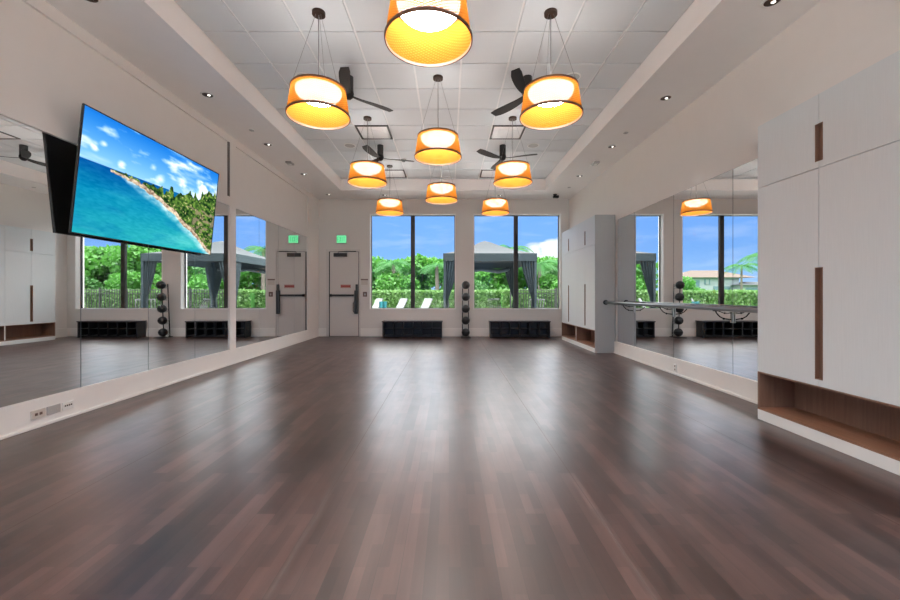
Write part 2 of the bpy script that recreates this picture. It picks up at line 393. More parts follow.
# exit sign
ex = thing('exit_sign', 'small green lit EXIT sign on the far wall above the door', 'exit sign', (-3.03, YF, 2.635))
MB().box(-0.15, 0.15, -0.05, 0, -0.01, 0.235).build('housing', M['greyplastic'], ex, bevel=0.012)
MB().box(-0.135, 0.135, -0.056, -0.05, 0.005, 0.215).build('lit_panel', M['green'], ex)
def letter(ch, x0, w=.048, h=.14, t=.013, z0=.038):
    m = MB(); y0, y1 = -.0585, -.056; x1 = x0 + w
    if ch == 'E':
        m.box(x0, x0 + t, y0, y1, z0, z0 + h)
        for z in (z0, z0 + h / 2 - t / 2, z0 + h - t): m.box(x0 + t, x1, y0, y1, z, z + t)
    if ch == 'X':
        m.prism([(x0, z0), (x0 + t, z0), (x1, z0 + h), (x1 - t, z0 + h)], y0, y1, 'y'); m.prism([(x1 - t, z0), (x1, z0), (x0 + t, z0 + h), (x0, z0 + h)], y0 - .0003, y1, 'y')
    if ch == 'I': m.box(x0 + w / 2 - t / 2, x0 + w / 2 + t / 2, y0, y1, z0, z0 + h)
    if ch == 'T': m.box(x0, x1, y0, y1, z0 + h - t, z0 + h).box(x0 + w / 2 - t / 2, x0 + w / 2 + t / 2, y0, y1, z0, z0 + h - t)
    m.build('letter', M['greenletter'], ex)
for ch, x0 in (('E', -.118), ('X', -.056), ('I', -.004), ('T', .052)): letter(ch, x0)

p = thing('wall_sign', 'beige room sign with a dark brown top strip between door and window', 'sign', (-2.39, YF, 1.46))
MB().box(-0.09, 0.09, -0.012, 0, 0, 0.13).build('plate', M['beigeplastic'], p)
MB().box(-0.10, 0.10, -0.02, 0, 0.13, 0.165).build('top_strip', M['brownplastic'], p)
p = thing('wall_switch', 'small square brown wall switch below the room sign beside the door', 'switch', (-2.375, YF, 1.125))
MB().box(-0.058, 0.058, -0.014, 0, 0, 0.135).build('plate', M['brownplastic'], p, bevel=0.004)
MB().box(-0.02, 0.02, -0.020, -0.012, 0.035, 0.09).build('rocker', M['greyplastic'], p, bevel=0.003)

# ------------------------------------------------------------------ mirrors
def mirror(x, sgn, y0, y1, label, grp):
    z0, z1 = (0.259, 2.683) if sgn > 0 else (0.239, 2.69)
    q = 0.004
    o = thing('wall_mirror', label, 'mirror', (x, (y0 + y1) / 2, z0), 0, grp)
    h = (y1 - y0) / 2 - q
    a, b_ = (-0.006, 0.0) if sgn > 0 else (0.0, 0.006)
    MB().box(a, b_, -h, h, 0, z1 - z0).build('silvered_glass', M['mirror'], o)
    e = 0.0038; c0, c1 = (-0.008, -0.0005) if sgn > 0 else (0.0005, 0.008)
    MB().box(c0, c1, -h - e, -h, 0, z1 - z0).box(c0, c1, h, h + e, 0, z1 - z0).box(c0, c1, -h - e, h + e, z1 - z0, z1 - z0 + .002).build('edge', M['mirror_edge'], o)
    return o
gl = 'mirror panels on the left wall'; gr = 'mirror panels on the right wall'
yl = [3.03, 3.9075, 4.785, 5.6625, 6.54]
ll = ['tall mirror on the television wall before the television, reflecting the white storage cabinets', 'tall mirror panel on the television wall behind the lower near corner of the television',
      'wall mirror directly under the television reflecting the tree of black balls', 'wall mirror just before the painted post, by the far edge of the television']
for k in range(4): mirror(-3.708, 1, yl[k], yl[k + 1], ll[k], gl)
yl = [6.72, 7.5775, 8.435, 9.2925, 10.15]
ll = ['wall mirror just past the painted post, reflecting a curtain of the cabana', 'second mirror past the painted post on the television wall, reflecting the edge of a window',
      'third mirror past the painted post on the television wall, reflecting the room sign and switch', 'last mirror on the television wall, in the exit door corner, reflecting the door']
for k in range(4): mirror(-3.708, 1, yl[k], yl[k + 1], ll[k], gl)
yr = [7.80, 7.09, 5.85, 4.63, 3.41]
ll = ['narrow wall mirror above the baseboard beside the side of the far cabinet', 'wall mirror between the two barre brackets nearer the windows, reflecting the ball rack',
      'wall mirror behind the barre reflecting a pendant lamp and the tan roofed house', 'wall mirror behind the barre partly hidden behind the large near cabinet']
for k in range(4): mirror(3.388, -1, yr[k + 1], yr[k], ll[k], gr)

# ------------------------------------------------------------------ cabinets
CX = 2.975
def cabinet(ya, n, w, label, slots, dividers, has_side):
    """ya = near end, n doors of width w towards +y"""
    L = n * w; xb = 3.345
    o = thing('storage_cabinet', label, 'cabinet', (CX, ya, 0)); H = 2.81; X1 = xb - CX
    c = MB(); t = 0.02
    c.box(0.02, X1, 0, L, 0.455, 0.475); c.box(0.02, X1, 0, L, H - t, H); c.box(X1 - .012, X1, 0, L, 0.475, H - t)
    c.box(0.02, X1 - .012, 0.0, 0.018, 0.475, H - t); c.box(0.02, X1 - .012, L - .018, L, 0.475, H - t)
    c.build('carcass', M['laminate'], o)
    MB().box(0.0, X1, 0, L, 0.0, 0.095).build('plinth', M['plinth'], o, bevel=0.002)
    nb = MB(); nb.box(0.0, X1, 0.0, L, 0.095, 0.113)
    nb.build('niche_floor', M['walnut'], o)
    nb = MB(); nb.box(X1 - .03, X1 - .012, 0, L, 0.113, 0.443); nb.box(0.0, X1, 0, L, 0.443, 0.455)
    nb.box(0.0, X1 - .03, 0, 0.018, 0.113, 0.443); nb.box(0.0, X1 - .03, L - .018, L, 0.113, 0.443)
    nb.build('niche_lining', M['walnutv'], o)
    for dv in dividers: MB().box(0.0, X1 - .03, dv - .012, dv + .012, 0.113, 0.443).build('niche_divider', M['walnutv'], o); MB().box(-.003, .0, dv - .012, dv + .012, 0.113, 0.443).build('divider_edge', M['plinth'] if has_side else M['walnut'], o)
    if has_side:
        MB().box(-0.002, 0.405, -0.02, 0.0, 0, H + .002).build('side_panel', M['shadedlaminate'], o)
    for k in range(n):
        for z0, z1, s0, s1 in ((0.458, 2.213, 0.51, 1.415), (2.219, H, 2.27, 2.574)):
            a, b = k * w + 0.0018, (k + 1) * w - 0.0018
            if k in slots:      # slot on the far side of this door
                poly = [(a, z0), (b, z0), (b, s0), (b - .034, s0), (b - .034, s1), (b, s1), (b, z1), (a, z1)]
            elif k - 1 in slots:
                poly = [(a, z0), (b, z0), (b, z1), (a, z1), (a, s1), (a + .034, s1), (a + .034, s0), (a, s0)]
            else: poly = [(a, z0), (b, z0), (b, z1), (a, z1)]
            dr = MB().prism(poly, 0.0, 0.02).build('cabinet_door', M['laminate'], o)
            if k in slots:
                hp = MB(); y = (k + 1) * w
                hp.box(0.034, 0.04, y - .034, y + .034, s0, s1)
                hp.box(0.001, 0.036, y - .0335, y - .030, s0, s1); hp.box(0.001, 0.036, y + .030, y + .0335, s0, s1)
                hp.box(0.001, 0.036, y - .0335, y + .0335, s0, s0 + .004); hp.box(0.001, 0.036, y - .0335, y + .0335, s1 - .004, s1)
                hp.build('handle', M['walnutv'], dr)['label'] = 'recessed walnut finger pull'
    return o
cabinet(3.74 - 4 * .6175, 4, .6175, 'large pale grey storage cabinet with walnut niche on the barre wall close to the camera', (0, 2), (2 * .6175,), False)
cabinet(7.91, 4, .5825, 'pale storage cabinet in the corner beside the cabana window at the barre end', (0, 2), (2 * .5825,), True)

# ------------------------------------------------------------------ ballet barre
ba = thing('ballet_barre', 'long steel ballet barre running along the mirrors between the cabinets', 'barre', (3.18, 3.745, 1.03))
MB().cyl(0.029, 0.006, 4.135, 20, axis='y').build('rail', M['railsteel'], ba)
MB().cyl(0.048, 4.115, 4.143, 24, axis='y').build('flange', M['blackgloss'], ba)
MB().cyl(0.048, 0.0, 0.02, 24, axis='y').build('flange', M['blackgloss'], ba)
for yb in (4.63, 5.85, 7.09):
    y = yb - 3.745
    m = MB(); m.tube([(0.0, y, -0.028), (0.01, y, -0.055), (0.05, y, -0.10), (0.10, y, -0.125), (0.185, y, -0.135)], 0.0075, 8)
    m.tube([(0.03, y, -0.03), (0.09, y, -0.055), (0.14, y, -0.06), (0.19, y, -0.055)], 0.006, 8)
    m.sphere(0.014, (0.10, y, -0.125), 12, 8); m.sphere(0.012, (0.11, y, -0.058), 12, 8)
    br = m.build('bracket', M['blackgloss'], ba)
    MB().box(0.188, 0.201, y - .022, y + .022, -0.175, -0.035).build('wall_plate', M['chrome'], br, bevel=0.004)
    MB().box(-0.022, 0.022, y - .02, y + .02, -0.036, -0.026).build('saddle', M['blackgloss'], br, bevel=0.003)

# outlets
def outlet(name, label, cat, loc, mat, sgn, w, h, kind, grp=None):
    o = thing(name, label, cat, loc, 0, grp)
    a, b = (0, 0.010) if sgn > 0 else (-0.010, 0)
    MB().box(a, b, -w / 2, w / 2, -h / 2, h / 2).build('cover_plate', mat, o, bevel=0.003)
    c, e = (0.010, 0.0115) if sgn > 0 else (-0.0115, -0.010)
    s = MB(); ss = []
    if kind == 'duplex':
        for y in (-.02, .02) if w > h else (0,):
            for z in ((0,) if w > h else (-.025, .025)):
                ss.append(MB().box(c, e, y - .012, y + .012, z - .012, z + .012))
    elif kind == 'jacks':
        for k in range(4): ss.append(MB().box(c, e, -.036 + k * .02, -.024 + k * .02, -.006, .008))
    else:
        ss = [MB().box(c, e, -.034, -.026, -.003, .003), MB().box(c, e, .026, .034, -.003, .003)]
    for q_ in ss: q_.build('socket' if kind != 'blank' else 'screw', M['black'] if kind == 'jacks' else M['brownplastic'] if kind == 'duplex' else M['beigeplastic'], o)
outlet('power_outlet', 'beige power outlet low on the television wall, closest to the camera of three', 'outlet', (XL, 3.48, 0.125), M['beigeplastic'], 1, .122, .078, 'duplex')
outlet('blank_cover_plate', 'greyish blank cover plate between two outlets low on the television wall', 'wall plate', (XL, 3.617, 0.125), M['greyplastic'], 1, .122, .078, 'blank')
outlet('data_outlet', 'white outlet plate with a row of jacks low on the television wall', 'outlet', (XL, 3.752, 0.125), M['whiteplastic'], 1, .112, .074, 'jacks')
outlet('power_outlet', 'small white outlet low on the barre wall under the mirrors', 'outlet', (3.362, 5.76, 0.105), M['whiteplastic'], -1, .07, .11, 'duplex')

# ------------------------------------------------------------------ television
def tv():
    top = Vector((-3.50, 0, 1.827 + EYE)); bot = Vector((-3.63, 0, 0.587 + EYE))
    o = thing('television', 'huge flat television tilted down from the mirrored wall showing a tropical coast', 'television', ((bot.x), (3.713 + 5.90) / 2, bot.z))
    H = (top - bot).length; W_ = 2.187; tilt = math.atan2(top.x - bot.x, top.z - bot.z)
    o.rotation_euler = (0, tilt, 0)
    MB().box(-0.018, 0.0, -W_ / 2, W_ / 2, 0, H).build('casing', M['black'], o, bevel=0.006)
    b = MB(); e = 0.012
    b.box(-0.002, 0.006, -W_ / 2, -W_ / 2 + e, 0, H); b.box(-0.002, 0.006, W_ / 2 - e, W_ / 2, 0, H)
    b.box(-0.002, 0.006, -W_ / 2 + e, W_ / 2 - e, 0, e); b.box(-0.002, 0.006, -W_ / 2 + e, W_ / 2 - e, H - e, H)
    b.build('bezel', M['blackgloss'], o)
    # picture: a fine grid with one colour per vertex
    nx, ny = 288, 162
    rnd = random.Random(3)
    tab = [[rnd.random() for _ in range(64)] for _ in range(64)]
    def vn(x, y):
        xi, yi = math.floor(x), math.floor(y); fx, fy = x - xi, y - yi
        fx = fx * fx * (3 - 2 * fx); fy = fy * fy * (3 - 2 * fy)
        g = lambda i, j: tab[i % 64][j % 64]
        return (g(xi, yi) * (1 - fx) + g(xi + 1, yi) * fx) * (1 - fy) + (g(xi, yi + 1) * (1 - fx) + g(xi + 1, yi + 1) * fx) * fy
    def fbm(x, y, o_=4):
        s = 0; a = 0.5; 
        for k in range(o_): s += a * vn(x + 7 * k, y + 3 * k); x *= 2; y *= 2; a *= .5
        return s / (1 - .5 ** o_)
    def lerp(a, b, t): t = max(0, min(1, t)); return tuple(a[i] + (b[i] - a[i]) * t for i in range(3))
    def interp(x, pts):
        if x <= pts[0][0]: return pts[0][1]
        for (a, fa), (b_, fb) in zip(pts, pts[1:]):
            if x <= b_: return fa + (fb - fa) * (x - a) / (b_ - a)
        return pts[-1][1]
    beach = [(.17, .415), (.26, .44), (.36, .475), (.47, .53), (.56, .60), (.62, .63), (.70, .72), (.79, .78), (.88, .88), (.94, .95), (1, 1.0)]
    trees = [(.16, .415), (.25, .405), (.4, .42), (.6, .42), (.75, .38), (.9, .28), (1, .24)]
    def pic(u, v):  # v from the top
        bch = interp(u, beach) + (fbm(u * 30, v * 10) - .5) * .03; tr = interp(u, trees) + (vn(u * 60, 1) - .5) * .10 * max(0, min(1, (u - .16) * 3)) + (vn(u * 23, 5) - .5) * .05 * max(0, min(1, (u - .2) * 3))
        hor = 0.405
        if u > .16 and v > tr and v < bch - .035 * min(1, (u - .16) * 4):
            n = fbm(u * 55, v * 45); n2 = vn(u * 90, v * 60)
            c = lerp((14, 40, 20), (112, 150, 60), (n - .25) * 1.9)
            if n2 > .84: c = (170, 175, 110)
            if u > .72 and v > .5 and fbm(u * 24, v * 24) > .56: c = lerp(c, (150, 130, 110), .7)
            return c
        if u > .16 and v > tr and v < bch + .012:
            return lerp((225, 205, 175), (120, 95, 80), (fbm(u * 60, v * 50) - .3) * 2)
        if v < hor:
            c = lerp((22, 112, 204), (132, 190, 234), v / hor)
            k = fbm(u * 7, v * 11 + 4, 5); cl = max(0, (k - .50 + v * .12 - max(0, .12 - v)) * 4.0)
            for bu, bv, br in ((.115, .23, .035), (.22, .33, .04), (.42, .25, .05), (.48, .33, .06), (.66, .26, .06), (.80, .20, .055), (.86, .26, .05), (.07, .30, .03)):
                dd = math.hypot((u - bu) * 1.3, (v - bv) * 1.1) / br; cl += max(0, 1.25 - dd + (k - .5) * 2.2)
            cl += max(0, (fbm(u * 5 + 9, v * 16) - .62) * 1.6)
            return lerp(c, (236, 243, 250), min(.92, cl))
        t = (v - hor) / (1 - hor)
        c = lerp((4, 78, 146), (6, 124, 164), t * 2.6)
        c = lerp(c, (44, 166, 168), (t - .3) * 1.2 + (u - .25) * .4)
        k = fbm(u * 5, v * 12 + 20); c = lerp(c, (12, 118, 160), (k - .55) * 2.2); 
        c = lerp(c, (120, 214, 204), (fbm(u * 4 + 3, v * 9) - .52) * 2.0 * t)
        rip = (fbm(u * 40, v * 90) - .5) * 26
        c = tuple(q + rip for q in c)
        dsh = v - bch
        wd = .10 * min(1, max(0, (u - .17) * 5))
        if wd > .002 and 0 < dsh < wd: c = lerp(c, (228, 240, 238), (1 - dsh / wd) * (fbm(u * 26, v * 34) * 1.6))
        return tuple(max(0, min(255, q)) for q in c)
    vs = []; fs = []; cols = []
    for j in range(ny + 1):
        for i in range(nx + 1):
            u, v = i / nx, j / ny
            vs.append((0.003, -W_ / 2 + e + u * (W_ - 2 * e), H - e - v * (H - 2 * e)))
            c = pic(u, v); cols += [lin(c[0]), lin(c[1]), lin(c[2]), 1.0]
    for j in range(ny):
        for i in range(nx):
            a = j * (nx + 1) + i; fs.append((a, a + nx + 1, a + nx + 2, a + 1))
    s = MB(); s.add(vs, fs); so = s.build('screen', M['screen'], o, fixn=False)
    at = so.data.color_attributes.new('picture', 'FLOAT_COLOR', 'POINT'); at.data.foreach_set('color', cols)
    # wall arm behind the set
    a = MB()
    a.box(-0.04, -0.018, -0.35, 0.35, 0.50, 0.95); a.box(-0.10, -0.04, -0.1, 0.1, 0.65, 0.85)
    a.build('mount_arm', M['black'], o)
tv()

# ------------------------------------------------------------------ ball racks, cube benches
def ball_rack(loc, label):
    o = thing('ball_rack', label, 'rack', loc)
    b = MB(); b.box(-0.13, 0.13, -0.22, 0.16, 0, 0.018); b.build('base', M['black'], o, bevel=0.004)
    for s in (-1, 1):
        MB().tube([(s * .085, 0.10, 0.018), (s * .085, 0.015, 1.48)], 0.014, 8).build('post', M['black'], o)
    for k in range(5):
        z = 0.13 + k * 0.325; y = 0.095 - z * 0.057
        MB().tube([(-.085, y, z - .055), (-.10, y - .10, z - .075), (0, y - .16, z - .085), (.10, y - .10, z - .075), (.085, y, z - .055)], 0.008, 8).tube(
            [(-.085, y, z + .04), (-.06, y - .05, z - .05), (0, y - .1, z - .09)], .007, 8).tube([(.085, y, z + .04), (.06, y - .05, z - .05), (0, y - .1, z - .09)], .007, 8).build('holder', M['chrome'], o)
    return o
rk = (0.46, 10.73, 0); ball_rack(rk, 'black upright ball rack standing between the two windows')
names = ['lowest black exercise ball on the upright rack, near the floor', 'second black exercise ball up from the floor on the rack', 'middle black exercise ball of the five on the rack',
         'fourth black exercise ball up from the floor, just below the top one', 'topmost black exercise ball on the upright rack']
for k in range(5):
    z = 0.13 + k * 0.325; y = 0.095 - z * 0.057
    o = thing('exercise_ball', names[k], 'ball', (rk[0], rk[1] + y - 0.135, z + .015), 0, 'balls on the rack')
    m = MB(); m.sphere(0.112, (0, 0, 0.0), 28, 18); m.build('ball_body', M['rubber'], o)
    MB().lathe([(0.112, -0.006), (0.1145, -0.003), (0.1145, 0.003), (0.112, 0.006)], 28, closed=True).build('seam_band', M['blackgloss'], o)

def bench(x0, x1, label):
    o = thing('cube_bench', label, 'bench', ((x0 + x1) / 2, 10.79, 0)); w = (x1 - x0) / 2; D = .165; H = .455
    m = MB(); m.box(-w, w, -D, D, H - .03, H); m.build('bench_top', M['cubby'], o, bevel=0.004)
    for a_ in (-w + .02, w - .05): MB().box(a_, a_ + .03, -D + .01, D - .01, .0, H - .03).build('side_panel', M['cubby'], o)
    m = MB(); m.box(-w + .05, w - .05, -D + .02, D - .01, .03, .06); m.build('base_shelf', M['cubby'], o)
    MB().box(-w + .05, w - .05, -D + .02, D - .015, .232, .25).build('middle_shelf', M['cubby'], o)
    MB().box(-w + .05, w - .05, D - .015, D - .01, .0, H - .03).build('back_panel', M['cubbyback'], o)
    n = 6; cw = (2 * w - .1) / n
    for k in range(1, n):
        x = -w + .05 + k * cw
        MB().box(x - .011, x + .011, -D + .02, D - .015, .06, H - .03).build('divider', M['cubby'], o)
bench(-1.845, -0.175, 'low black cube storage bench under the window beside the exit door')
bench(1.115, 2.79, 'low black cube storage bench under the window next to the far cabinet')

# ------------------------------------------------------------------ pendant lamps
def pendant_proto():
    o = thing('pendant_lamp', 'x', 'lamp')
    zb, zt = 3.065, 3.35; rb, rt = 0.318, 0.275; n = 96
    cm = MB(); cm.cyl(0.068, ZC - .03, ZC + .002, 28); cm.build('canopy', M['bronze'], o)
    for a in (90, 210, 330):
        c = MB(); a = math.radians(a); c.tube([(0.03 * math.cos(a), 0.03 * math.sin(a), ZC - .03), (rt * .97 * math.cos(a), rt * .97 * math.sin(a), zt)], 0.0018, 6); c.build('cable', M['cable'], o)
    MB().tube([(0, 0, ZC - .03), (0, 0, zt - .01)], 0.004, 6).build('power_cord', M['cable'], o)
    me = bpy.data.meshes.new('shade'); vs = []; fs = []; m = 8
    for j in range(m + 1):
        r = rb + (rt - rb) * j / m; z = zb + (zt - zb) * j / m
        for k in range(n + 1):
            a = 2 * PI * k / n; vs.append((r * math.cos(a), r * math.sin(a), z))
    for j in range(m):
        for k in range(n):
            a = j * (n + 1) + k; fs.append((a, a + 1, a + n + 2, a + n + 1))
    me.from_pydata(vs, [], fs); uv = me.uv_layers.new(name='UVMap')
    for p in me.polygons:
        p.use_smooth = True
        for li in p.loop_indices:
            vi = me.loops[li].vertex_index; uv.data[li].uv = ((vi % (n + 1)) / n, (vi // (n + 1)) / m)
    me.materials.append(M['weave'])
    sh = bpy.data.objects.new('shade', me); C.objects.link(sh); sh.parent = o
    def ring(r, z, h): return [(r - .003, z), (r + .006, z), (r + .006, z + h), (r - .003, z + h)]
    MB().lathe(ring(rb, zb - .006, .022), 64, closed=True, smooth=False).build('bottom_rim', M['ring'], sh)
    MB().lathe(ring(rt, zt - .012, .018), 64, closed=True, smooth=False).build('top_rim', M['ring'], sh)
    prof = [(0.001, -0.0)] + [(0.235 * math.sin(a), -0.0 + 0.125 * (1 - math.cos(a))) for a in [PI / 2 * k / 9 for k in range(1, 10)]]
    z0 = zt - 0.14
    MB().lathe([(r, z0 + h) for r, h in prof], 48).build('bowl_diffuser', M['bulb'], o)
    MB().lathe([(.235, zt - .014), (.235, zt - .008), (.10, zt - .008), (.10, zt - .014)], 48, closed=True, smooth=False).build('uplight_cap', M['whiteplastic'], o)  # cap added over the bowl to cut uplight pools on the ceiling
    for a in (30, 150, 270):
        a = math.radians(a); MB().tube([(.24 * math.cos(a), .24 * math.sin(a), zt - .012), (rt * .985 * math.cos(a), rt * .985 * math.sin(a), zt - .006)], .004, 6).build('spoke', M['bronze'], o)
    return o
lamps = [(-.15, 2.86, 'woven rattan pendant lamp hanging closest to the camera, cut by the top of the photo'),
         (-.15, 5.30, 'woven rattan pendant lamp in the centre line, second from the camera'),
         (-.15, 7.74, 'woven rattan pendant lamp farthest along the centre line, above the space between windows'),
         (-1.37, 4.08, 'large woven rattan pendant lamp beside the nearer fan on the television side'),
         (1.07, 4.08, 'large woven rattan pendant lamp beside the nearer fan on the cabinet side'),
         (-1.37, 6.52, 'woven rattan pendant lamp near the farther fan and vent on the television side'),
         (1.07, 6.52, 'woven rattan pendant lamp near the farther fan and vent on the cabinet side'),
         (-1.37, 8.96, 'smallest looking woven pendant lamp in front of the window beside the exit door'),
         (1.07, 8.96, 'smallest looking woven pendant lamp in front of the window with the cabana'),
         (-.15, .42, 'woven rattan pendant lamp added unseen above the camera'), (-1.37, 1.64, 'woven rattan pendant lamp added unseen above the camera on the television side'),  # unseen lamps from here on, added to light the room
         (1.07, 1.64, 'woven rattan pendant lamp added unseen above the camera on the cabinet side'),
         (-1.37, -.8, 'woven rattan pendant lamp added unseen behind the camera on the television side'), (1.07, -.8, 'woven rattan pendant lamp added unseen behind the camera on the cabinet side')]
proto = pendant_proto()
for i, (x, y, lb) in enumerate(lamps):
    o = proto if i == 0 else copy_tree(proto)
    o.location = (x, y, 0); o['label'] = lb; o['group'] = 'woven pendant lamps'

# ------------------------------------------------------------------ ceiling fans
def fan_proto():
    o = thing('ceiling_fan', 'x', 'fan')
    MB().cyl(0.062, 3.98, ZC + .002, 28).build('mount', M['black'], o)
    m = MB(); m.lathe([(0.001, 3.86), (0.03, 3.862), (0.055, 3.885), (0.07, 3.93), (0.062, 3.98), (0.001, 3.985)], 28); m.build('motor', M['fanblade'], o)
    for k in range(3):
        a0 = 2 * PI * k / 3; vs = []; fs = []; N = 14
        for i in range(N + 1):
            t = i / N; r = 0.02 + t * 0.66
            w = 0.028 + 0.042 * math.sin(min(1, t * 1.35) * PI / 2)
            if t > .85: w *= 1 - (t - .85) * 1.8
            off = -0.03 * math.sin(t * PI * .8); pitch = math.radians(16 - 6 * t); zc = 3.915 - .02 * math.sin(min(1, t * 3) * PI / 2) + .01 * t
            for s_, th in ((-1, -.004), (1, -.004), (1, .004), (-1, .004)):
                x = r; y = off + s_ * w * math.cos(pitch); z = zc + s_ * w * math.sin(pitch) + th
                vs.append((x * math.cos(a0) - y * math.sin(a0), x * math.sin(a0) + y * math.cos(a0), z))
        for i in range(N):
            for q in range(4): fs.append((i * 4 + q, i * 4 + (q + 1) % 4, i * 4 + 4 + (q + 1) % 4, i * 4 + 4 + q))
        fs.append((0, 1, 2, 3)); fs.append((N * 4 + 3, N * 4 + 2, N * 4 + 1, N * 4))
        MB().add(vs, fs).build('fan_blade', M['fanblade'], o)
    return o
fp = fan_proto()
fans = [(-1.37, 5.30, 42, 'black three-bladed ceiling fan, the nearer one on the television side'),
        (1.07, 5.30, 128, 'black three-bladed ceiling fan, the nearer one on the cabinet side'),
        (-1.37, 7.74, 17, 'black three-bladed ceiling fan, the farther one on the television side'),
        (1.07, 7.74, 102, 'black three-bladed ceiling fan, the farther one on the cabinet side')]
for i, (x, y, a, lb) in enumerate(fans):
    o = fp if i == 0 else copy_tree(fp)
    o.location = (x, y, 0); o.rotation_euler = (0, 0, math.radians(a)); o['label'] = lb; o['group'] = 'black ceiling fans'

# ------------------------------------------------------------------ ceiling vents, speakers, small devices
def vent(x, y, lb):
    o = thing('ceiling_vent', lb, 'vent', (x, y, ZC), 0, 'square ceiling vents'); h = .295
    f = MB(); 
    for a, b_, z in ((h, .268, 0.004),):
        f.box(-a, a, -a, -b_, z - .01, z + .014); f.box(-a, a, b_, a, z - .01, z + .014); f.box(-a, -b_, -b_, b_, z - .01, z + .014); f.box(b_, a, -b_, b_, z - .01, z + .014)
    f.build('frame', M['darkframe'], o)
    MB().box(-.25, .25, -.25, .25, .012, .018).build('backing', M['black'], o)
    MB().box(-.255, .255, -.255, .255, -.004, 0.006).box(-.17, .17, -.17, .17, -.012, -.003).build('deflector', M['vent'], o, bevel=.003)
vent(-1.37, 7.128, 'square ceiling vent in front of the farther fan on the television side')
vent(1.07, 7.128, 'square ceiling vent in front of the farther fan on the cabinet side')
vent(-1.37, 9.568, 'square ceiling vent near the end of the tray on the television side')
vent(1.07, 9.568, 'square ceiling vent near the end of the tray on the cabinet side')
for x, y, lb in ((-1.98, 5.3, 'round white ceiling speaker nearer the camera on the television side'), (1.68, 5.3, 'round white ceiling speaker nearer the camera on the cabinet side'),
                 (-1.98, 7.74, 'round white ceiling speaker farther away on the television side'), (1.68, 7.74, 'round white ceiling speaker farther away on the cabinet side')):
    o = thing('ceiling_speaker', lb, 'speaker', (x, y, ZC), 0, 'round ceiling speakers')
    MB().lathe([(.10, 0.002), (.118, 0.002), (.116, -.008), (.10, -.008)], 36, closed=True).build('rim', M['whiteplastic'], o)
    MB().cyl(.10, -.006, 0.001, 36).build('grille', M['greyplastic'], o)
o = thing('smoke_detector', 'small dark detector under the ceiling tiles by the farther fan on the television side', 'detector', (-1.0, 8.55, ZC))
MB().cyl(.06, -.03, 0.002, 24).build('body', M['greyplastic'], o); MB().cyl(.035, -.045, -.03, 24).build('sensor', M['black'], o)

def dl_proto():
    o = thing('downlight', 'x', 'downlight')
    MB().lathe([(.062, 0.001), (.085, 0.001), (.083, -.005), (.066, -.006)], 36, closed=True).build('trim_ring', M['whiteplastic'], o)
    MB().lathe([(.066, -.004), (.05, -.0025), (.0001, -.002)], 36).build('reflector', M['bronze'], o)
    return o
SOFF_DL = [(-3.25, y) for y in (-1.65, .05, 1.78, 3.5, 5.22, 6.95, 8.67, 10.45)] + [(2.96, y) for y in (-1.65, .05, 1.80, 3.55, 5.30, 7.05, 8.8, )] + [(-1.75, 10.5), (1.38, 10.55)]  # rows run on past the camera with unseen downlights added for light
dn = ['behind the camera, unseen, added for light', 'above the camera', 'before the first visible one']
dp = dl_proto(); i = 0
lblL = {3.5: 'at the top edge of the photo', 5.22: 'above the television', 6.95: 'past the television, above the painted post', 8.67: 'above the mirrors near the exit door', 10.45: 'in the ceiling corner above the exit door',
        1.78: 'just in front of the camera, unseen, added for light', .05: 'beside the camera, unseen, added for light', -1.65: 'behind the camera, unseen, added for light'}
lblR = {3.55: 'at the top edge of the photo', 5.30: 'above the near cabinet end', 7.05: 'above the barre mirrors', 8.8: 'close to the far cabinet', 1.80: 'just in front of the camera, unseen, added for light', .05: 'beside the camera, unseen, added for light', -1.65: 'behind the camera, unseen, added for light'}
for x, y in SOFF_DL:
    o = dp if i == 0 else copy_tree(dp); i += 1
    o.location = (x, y, ZS); o['group'] = 'recessed downlights'
    if x < -3: o['label'] = 'recessed downlight in the television side soffit ' + lblL[y]
    elif x > 2.5: o['label'] = 'recessed downlight in the cabinet side soffit ' + lblR[y]
    else: o['label'] = 'recessed downlight above the window ' + ('beside the exit door' if x < 0 else 'with the cabana view')
    L = bpy.data.lights.new('downlight_beam', 'SPOT'); L.energy = 10; L.color = (1, .95, .91); L.spot_size = math.radians(56); L.spot_blend = 1.0; L.shadow_soft_size = 0.05
    lo = bpy.data.objects.new('downlight_beam', L); C.objects.link(lo); lo.parent = o; lo.location = (0, 0, -0.012)
MB_led = MB().sphere(.019, (.016, 0.01, 0.0), 16, 10, (1, 1, .45))
for o in [q for q in C.objects if q.name.startswith('downlight') and q.type == 'EMPTY']:
    pass
led_mesh = None
for o in [q for q in list(C.objects) if q.name.split('.')[0] == 'downlight' and q.type == 'EMPTY']:
    if led_mesh is None: lo = MB_led.build('lens', M['led'], o); led_mesh = lo.data
    else:
        lo = bpy.data.objects.new('lens', led_mesh); C.objects.link(lo); lo.parent = o
for x, y, lb in ((-3.23, 6.35, 'small sprinkler cap in the soffit beyond the television'), (2.94, 6.45, 'small sprinkler cap in the cabinet side soffit')):
    o = thing('ceiling_sprinkler', lb, 'sprinkler', (x, y, ZS)); MB().cyl(.038, -.006, 0.001, 24).build('cap', M['greyplastic'], o); MB().cyl(.012, -.018, -.006, 16).build('nozzle', M['chrome'], o)
for x, y, lb in ((-3.24, 7.9, 'pale ceiling alarm strobe in the television side soffit'), (2.99, 7.93, 'pale ceiling alarm strobe in the cabinet side soffit')):
    o = thing('ceiling_alarm', lb, 'alarm', (x, y, ZS)); MB().box(-.06, .06, -.09, .09, -.035, 0.001).build('case', M['greyplastic'], o, bevel=.01); MB().box(-.03, .03, -.03, .03, -.05, -.035).build('lens', M['whiteplastic'], o, bevel=.008)
o = thing('security_camera', 'black security camera under the ceiling corner above the far cabinet', 'camera', (2.85, 10.42, ZS))
